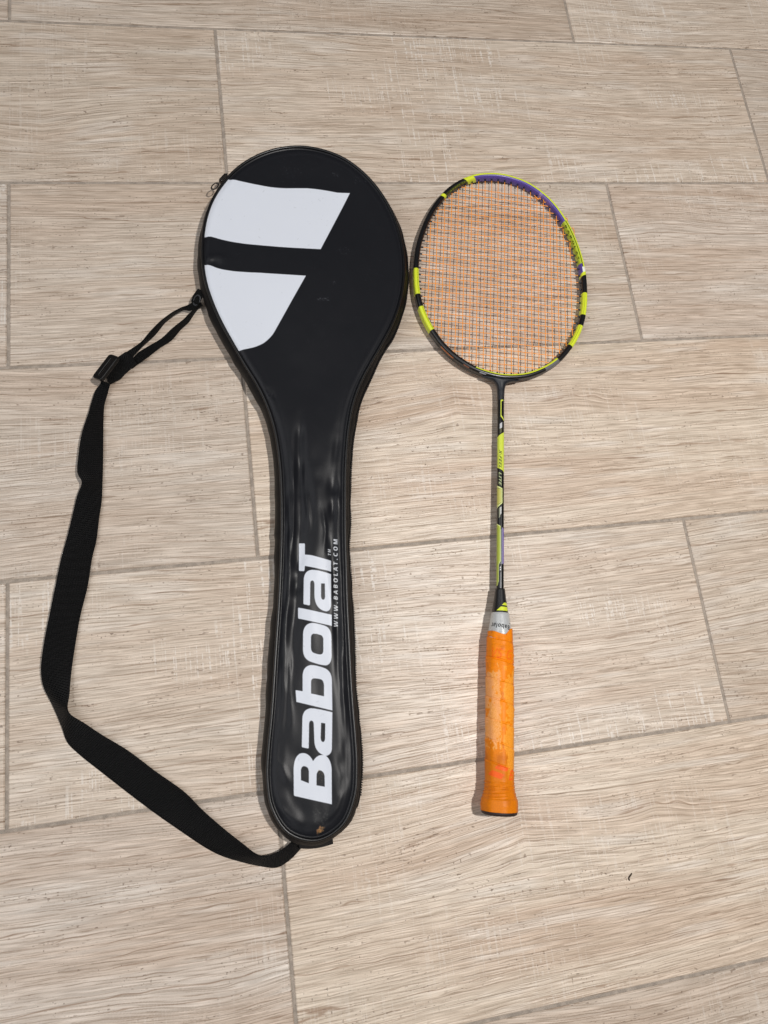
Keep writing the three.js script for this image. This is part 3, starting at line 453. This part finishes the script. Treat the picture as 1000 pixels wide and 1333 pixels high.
// --- throat and shaft
function lathe(name, prof, NA, uvf, m, mod) {       // prof: [along, radius across, radius up]; u = 1/2 is straight up and grows to the right
  const rows = prof.map(([a, r, ry], i) => { const row = []; for (let j = 0; j <= NA; j++) { const t = Math.PI / 2 - (j / NA - 0.5) * 2 * Math.PI, k = mod ? mod(a, t) : [1, 0]; row.push(L(Math.cos(t) * (r * k[0] + k[1]), Math.sin(t) * ((ry ?? r) * k[0] + k[1]), a + (k[2] || 0))); } return row; });
  return part(name, gridGeo(rows, uvf, true), m, racket);
}
const gloss = (map, rough = 0.32) => new THREE.MeshPhysicalMaterial({ map, color: map ? 0xffffff : 0x18191d, roughness: rough, clearcoat: 0.4, clearcoatRoughness: 0.25 });
{
  const pr = [[388, 3.4], [396, 3.7], [400, 3.9], [404, 4.2, 4], [407, 4.8, 4.3], [409.5, 6, 4.6], [411.5, 8.2, 4.8], [413, 11.5, 4.9], [414.2, 16, 4.6], [415.5, 20, 3.6], [416.3, 21, 2], [416.6, 21, 0.2]];
  const fine = new THREE.CatmullRomCurve3(pr.map(([a, r, q]) => V3(a, r, q ?? r))).getPoints(70).map((p) => [p.x, p.y, Math.max(0.05, p.z)]);
  lathe('throat', fine, 40, null, new THREE.MeshPhysicalMaterial({ color: 0x1d2026, roughness: 0.42, clearcoat: 0.3, clearcoatRoughness: 0.3 }));
}
// paint maps: u goes round, v along; t = -1 .. 1 across what a viewer above the cover side sees
const seen = (t, tilt = 0.30) => 0.5 + (Math.asin(clamp(t, -1, 1)) - tilt) / (2 * Math.PI);
function alongAt(py) {        // photograph row on the racket's centre line -> mm from the butt
  let lo = 0, hi = 669; const yOf = (a) => { const p = racket.localToWorld(V3(0, 0, -a * MM)), d = p.sub(CAM), z = d.dot(FWD); return 666.5 + 899.86 * d.dot(DOWN) / z; };
  for (let i = 0; i < 40; i++) { const m = (lo + hi) / 2; if (yOf(m) > py) lo = m; else hi = m; } return lo;
}
racket.updateMatrixWorld(true);
{
  const A0 = 190, A1 = 400, CW = 512, CH = 2048, [c, g] = canvas(CW, CH, '#101112');
  const P = (t, py) => [seen(t) * CW, (A1 - alongAt(py)) / (A1 - A0) * CH];
  const poly = (col, pts) => { g.fillStyle = col; g.beginPath(); pts.forEach((p, i) => { const q = P(...p); if (i) g.lineTo(...q); else g.moveTo(...q); }); g.closePath(); g.fill(); };
  const line = (col, w, pts) => { g.strokeStyle = col; g.lineWidth = w; g.lineJoin = 'miter'; g.beginPath(); pts.forEach((p, i) => { const q = P(...p); if (i) g.lineTo(...q); else g.moveTo(...q); }); g.stroke(); };
  const yl = '#d3e04e', pale = '#c9cc78', lt = '#e3ee9e';
  line(yl, 20, [[0.99, 519.5], [0.1, 523.6], [0.1, 543], [0.9, 548]]);
  poly('#c9cacd', [[-0.25, 553.5], [0.42, 551], [0.42, 558], [-0.25, 560]]); poly('#57563e', [[-0.25, 560], [0.42, 558], [0.42, 564], [-0.25, 566]]);
  poly(yl, [[-0.99, 570.5], [-0.7, 569.4], [0.99, 562.5], [0.99, 617], [0.7, 614], [-0.6, 610.6], [-0.99, 609]]); line('#3b3f10', 5, [[-0.74, 572], [-0.74, 609]]);
  poly('#0e0f0e', [[-0.99, 610], [-0.6, 611.5], [0.7, 617], [0.99, 619], [0.99, 638], [0.5, 636], [-0.99, 633]]);
  poly('#cfd488', [[-0.99, 632.5], [-0.8, 633], [0.52, 637], [0.58, 655.5], [-0.4, 659.5], [-0.99, 661]]); poly('#c3bf62', [[-0.99, 636], [-0.7, 636], [0.1, 638.6], [0.1, 655], [-0.4, 657.6], [-0.99, 659]]); line('#545820', 4, [[-0.99, 635.4], [0.3, 638.2], [0.3, 655], [-0.5, 658]]); line(lt, 9, [[-0.99, 633], [0.5, 637.6], [0.5, 655.6], [-0.5, 660], [-0.99, 663]]); line('#b4c45a', 6, [[0.93, 640], [0.93, 657]]);
  poly('#8f917a', [[-0.4, 662.5], [-0.05, 661.5], [-0.05, 674], [-0.4, 675.5]]); poly('#e2e3e2', [[0.0, 661.4], [0.28, 660.5], [0.28, 669], [0, 672]]);
  poly('#aebb46', [[-0.99, 682.5], [-0.8, 683], [0.02, 686], [0.06, 732], [-0.45, 736], [-0.45, 757], [-0.7, 763], [-0.99, 764]]); line('#6c7a22', 4, [[-0.72, 687], [-0.7, 762]]); line('#6c7a22', 3, [[-0.28, 688], [-0.28, 731]]); line(lt, 8, [[-0.95, 682.5], [0.02, 686.2], [0.06, 731], [-0.42, 736], [-0.42, 757], [-0.7, 762.5]]);
  poly('#8c9496', [[0.12, 690], [0.3, 690], [0.34, 735], [0.14, 735]]); poly('#a9a4c4', [[0.46, 687.5], [0.62, 687.5], [0.66, 735], [0.5, 735]]); poly('#7463b4', [[0.66, 688], [0.97, 689], [0.97, 733], [0.68, 735]]);
  poly('#e6e6e6', [[-0.08, 739], [0.2, 738], [0.2, 740], [-0.08, 741]]); poly('#e6e6e6', [[-0.08, 741.8], [0.2, 741.2], [0.2, 743], [-0.08, 743.6]]); poly('#6a6b70', [[0.05, 746], [0.28, 746], [0.28, 768], [0.05, 768]]);
  const word = (text, py0, py1, t, col, size) => { const [x0, y0] = P(t, py0), [, y1] = P(t, py1); g.save(); g.translate(x0, y0); g.rotate(Math.PI / 2); g.transform(1, 0, -0.3, 1, 0, 0); g.font = `bold ${size}px sans-serif`; g.fillStyle = col; const w = g.measureText(text).width; g.scale((y1 - y0) / w, 1); g.fillText(text, 0, 0); g.restore(); };
  word('X-FEEL', 586.5, 610, -0.42, '#3d4410', 92); word('LITE', 615, 632, -0.45, '#b9c492', 84);
  const t = canvasTex(c); t.wrapS = THREE.RepeatWrapping;
  const pr = []; for (let i = 0; i <= 60; i++) pr.push([A0 + (A1 - A0) * i / 60, 3.5]);
  lathe('shaft', pr, 48, (i, j) => [j / 48, i / 60], gloss(t, 0.3));
}
{ // cone with its emblem
  const A0 = 171, A1 = 197.5, CW = 512, CH = 512, [c, g] = canvas(CW, CH, '#151517');
  const P = (t, py) => [seen(t, 0.24) * CW, (A1 - alongAt(py)) / (A1 - A0) * CH];
  const poly = (pts) => { g.fillStyle = YEL; g.beginPath(); pts.forEach((p, i) => { const q = P(...p); if (i) g.lineTo(...q); else g.moveTo(...q); }); g.closePath(); g.fill(); };
  poly([[0.2, 788.6], [0.55, 785.2], [0.98, 785.4], [0.99, 789.2]]); poly([[-0.5, 796], [0.05, 790.8], [0.99, 790.7], [0.93, 796]]);
  const pr = [[197.5, 0.2], [197.5, 3.4], [197.2, 4.5], [196, 4.75], [188, 5.7], [180, 6.9], [173, 8], [171, 8.3]].reverse();
  lathe('cone', pr, 48, (i, j) => [j / 48, (pr[i][0] - A0) / (A1 - A0)], gloss(canvasTex(c), 0.42));
}
{ // silver band with the maker's word upside down
  const A0 = 150, A1 = 174.5, CW = 1024, CH = 512, [c, g] = canvas(CW, CH, '#c9cccd');
  const P = (t, py) => [seen(t, 0.22) * CW, (A1 - alongAt(py)) / (A1 - A0) * CH];
  const r = rng(8); for (let i = 0; i < 500; i++) { g.fillStyle = `rgba(${r() < 0.5 ? '235,238,240' : '120,124,128'},${0.16 * r()})`; g.beginPath(); g.ellipse(r() * CW, r() * CH, 4 + r() * 30, 2 + r() * 8, r() * 3, 0, 6.3); g.fill(); }
  const [x0, y0] = P(0.82, 817.2), [x1, y1] = P(-0.82, 814); g.save(); g.translate(x0, y0); g.rotate(Math.atan2(y1 - y0, x1 - x0)); g.font = 'bold 112px sans-serif'; g.fillStyle = '#1d1e22'; const w = g.measureText('Babolat').width; g.scale(Math.hypot(x1 - x0, y1 - y0) / w, 1.05); g.fillText('Babolat', 0, 30); g.restore();
  const [q0, q1] = P(0.9, 812); g.fillStyle = '#2a2b2f'; g.fillRect(q0 - 20, q1 - 8, 50, 14);
  const pr = [[174.5, 7.2], [174.3, 8.2], [172, 8.6], [165, 9.6], [158, 10.7], [150, 11.4]].reverse();
  lathe('silver_band', pr, 48, (i, j) => [j / 48, (pr[i][0] - A0) / (A1 - A0)], new THREE.MeshPhysicalMaterial({ map: canvasTex(c), metalness: 0.2, roughness: 0.28, bumpMap: vb, bumpScale: 0.0001 }), (a, t) => [1, 0.25 * (noise(a / 4, t * 2, 71) - 0.5)]);
}
{ // grip: tape wound in a spiral
  const A0 = 3, A1 = 157, CW = 512, CH = 1024, [c, g] = canvas(CW, CH, '#000000');
  const P = (t, py) => [seen(t, 0.26) * CW, (A1 - alongAt(py)) / (A1 - A0) * CH];
  // prints first, read back as a mask
  const poly = (pts) => { g.fillStyle = '#ff0000'; g.beginPath(); pts.forEach((p, i) => { const q = P(...p); if (i) g.lineTo(...q); else g.moveTo(...q); }); g.closePath(); g.fill(); };
  poly([[-0.3, 997], [-0.12, 993.5], [0.58, 998], [0.44, 1002.6], [-0.34, 999.4]]); poly([[-0.68, 1004.5], [-0.5, 1001.5], [0.32, 1006.5], [0.06, 1012.7], [-0.8, 1007.4]]);
  const letters = (text, t, py, size, sx) => { const [x, y] = P(t, py); g.save(); g.translate(x, y); g.transform(1, 0.1, -0.25, 1, 0, 0); g.scale(sx, 1); g.font = `bold ${size}px sans-serif`; g.fillStyle = '#ff0000'; g.fillText(text, 0, 0); g.restore(); };
  letters('B', 0.52, 1013.5, 78, 0.8); g.globalAlpha = 0.75; letters('VS', -0.72, 857, 84, 0.75); letters('G', 0.3, 859, 84, 0.8); g.globalAlpha = 1;
  const src = g.getImageData(0, 0, CW, CH).data, d = new Uint8Array(CW * CH * 4), bm = new Uint8Array(CW * CH * 4);
  const lin = (py) => (A1 - alongAt(py)) / (A1 - A0), v0 = lin(875), v1 = lin(975);
  const tOf = (i) => Math.sin((i / CW - 0.5) * 2 * Math.PI + 0.26);
  for (let j = 0; j < CH; j++) for (let i = 0; i < CW; i++) {
    const k = (j * CW + i) * 4, u = i / CW * 82, v = j / CH * 154, t = tOf(i), n = noise(u / 6, v / 8, 81) * 0.65 + noise(u / 1.8, v / 2, 82) * 0.35, sp = noise(u / 0.5, v / 0.5, 83), yv = j / CH;
    let col = mixc([218, 120, 0], [248, 138, 0], clamp(0.35 * noise(u / 9, v / 11, 84) + 0.75 * step(v1 + 0.05, v1 - 0.06, yv + (n - 0.5) * 0.1)));
    // rubbed, dry-looking area in the middle of the grip, with a ragged outline
    const up = step(v0 - 0.005, v0 + 0.02, yv + (n - 0.5) * 0.16), dn = step(v1 + 0.012 + t * 0.03, v1 - 0.008 + t * 0.03, yv + (n - 0.5) * 0.1);
    const strip = step(0.17, 0.11, Math.abs(t - 0.18 + (n - 0.5) * 0.6)) * 0.95, left = step(0.12, -0.12, t + (n - 0.5) * 0.35);
    let worn = up * dn * (1 - strip); if (t > 0.3) worn = Math.max(worn, step(v0, v0 + 0.08, yv) * step(v1 + 0.17, v1 + 0.1, yv + (n - 0.5) * 0.14) * step(0.35, 0.6, t + (n - 0.5) * 0.5));
    worn = clamp(worn * step(0.24, 0.36, n));
    col = mixc(col, left > 0.5 ? [246, 178, 116] : [255, 170, 60], 1.0 * worn * (0.75 + 0.4 * (sp - 0.5)));
    col = mixc(col, [246, 170, 120], 0.4 * worn * left * step(0.4, 0.8, noise(u / 3, v / 8, 87)));
    col = mixc(col, [250, 98, 28], 0.9 * src[k] / 255 * (yv < v0 ? 0.6 + 0.3 * n : 1));
    col = mixc(col, [196, 100, 10], 0.35 * step(0.6, 0.85, noise(u / 4, v / 5, 88)) * (1 - worn));
    const gr = 0.96 + 0.08 * sp; d[k] = clamp(col[0] * gr, 0, 255); d[k + 1] = clamp(col[1] * gr, 0, 255); d[k + 2] = clamp(col[2] * gr, 0, 255); d[k + 3] = 255;
    const h = 128 + 70 * (sp - 0.5) * (0.5 + worn) + 50 * (n - 0.5); bm[k] = bm[k + 1] = bm[k + 2] = clamp(h, 0, 255); bm[k + 3] = 255;
  }
  const map = dataTex(CW, CH, d, true), bmp = dataTex(CW, CH, bm); for (const t of [map, bmp]) { t.wrapS = THREE.RepeatWrapping; }
  const R = (a) => { const p = [[3, 15.7], [8, 15.9], [12, 15.5], [16, 14.4], [21, 13.3], [28, 12.75], [60, 12.7], [110, 12.75], [135, 12.7], [145, 12.2], [151, 11.9], [157, 11.4]]; for (let i = 0; i < p.length - 1; i++) if (a <= p[i + 1][0]) { const u = (a - p[i][0]) / (p[i + 1][0] - p[i][0]), s = u * u * (3 - 2 * u) * 0.5 + u * 0.5; return p[i][1] + (p[i + 1][1] - p[i][1]) * s; } return 11.4; };
  const pr = []; for (let i = 0; i <= 420; i++) { const a = A0 + (A1 - A0) * i / 420; pr.push([a, R(a)]); }
  pr.unshift([A0, 12]); pr.push([A1, 9.6]);
  const mod = (a, t) => {
    const oct = 1 + 0.014 * Math.cos(8 * t), f = 18, ph = ((a - t / (2 * Math.PI) * f + 1.6 * (noise(a / 16, 1.5 + Math.cos(t) * 1.5, 73) - 0.5)) / f % 1 + 1) % 1;
    const lip = a > 26 ? 0.5 * ph * ph - 0.95 * Math.exp(-(((ph - 0.985) / 0.035) ** 2)) - 0.95 * Math.exp(-(((ph + 0.015) / 0.035) ** 2)) : 0;
    const crease = 0.35 * Math.exp(-(((((a - t * 1.6) / 5.3 % 1 + 1) % 1 - 0.5) / 0.16) ** 2)) * step(0.55, 0.75, noise(a / 12, 4 + Math.sin(t) * 2, 75));
    const pl = a > 14 && a < 27 ? 0.3 * Math.sin((a + t * 1.6) * 2.2) : 0, bandl = a < 13.5 ? 0.45 : 0;
    const end = step(147, 156, a), x = Math.cos(t - 0.22), da = end * (x < 0.3 ? -3 * step(-0.8, 0.3, x) : -3 + 6 * step(0.3, 0.95, x));
    return [oct, lip + pl + bandl + crease + 0.16 * (noise(a / 3, 9 + 3 * Math.cos(t), 74) - 0.5), da];
  };
  lathe('grip', pr, 120, (i, j) => [j / 120, 1 - clamp((A1 - pr[i][0]) / (A1 - A0))], new THREE.MeshPhysicalMaterial({ map: flipV(map, CW, CH, d), roughness: 0.5, bumpMap: flipV(bmp, CW, CH, bm), bumpScale: 0.0003, specularIntensity: 0.6 }), mod);
  // dark rubber end
  lathe('butt_cap', [[3.2, 15.4], [2.2, 15.6], [0.8, 15.2], [0, 14], [0, 0.1]].reverse(), 48, null, new THREE.MeshStandardMaterial({ color: 0x2a1a18, roughness: 0.6 }));
}
function flipV(tex, w, h, data) { const o = new Uint8Array(data.length); for (let j = 0; j < h; j++) o.set(data.subarray((h - 1 - j) * w * 4, (h - j) * w * 4), j * w * 4); const t = dataTex(w, h, o, tex.colorSpace === THREE.SRGBColorSpace); t.wrapS = THREE.RepeatWrapping; return t; }

// ---------------------------------------------------------------- a dry crumb on the floor
{
  const [x, z] = at(820, 1142, 0.5), m = new THREE.MeshStandardMaterial({ color: 0x43382c, roughness: 0.9 });
  const c = new THREE.CatmullRomCurve3([V3(-1, 0.6, 3.2), V3(-1.6, 0.9, 0.8), V3(-0.8, 1.2, -0.6), V3(1.2, 0.8, -2), V3(3.2, 0.5, -3.6)].map((p) => p.multiplyScalar(0.8 * MM)));
  const g = new THREE.TubeGeometry(c, 20, 0.55 * MM, 6), p = g.attributes.position; for (let i = 0; i < p.count; i++) { const s = 0.75 + 0.5 * hash(i, 3, 4); p.setY(i, p.getY(i) * s); } g.computeVertexNormals();
  const o = part('dry_crumb', g, m, scene); o.position.set(x * MM, 0.0001, z * MM);
  o.userData = { label: 'tiny dark bent crumb on the floor at the lower right', category: 'crumb' };
}

renderer.render(scene, camera);
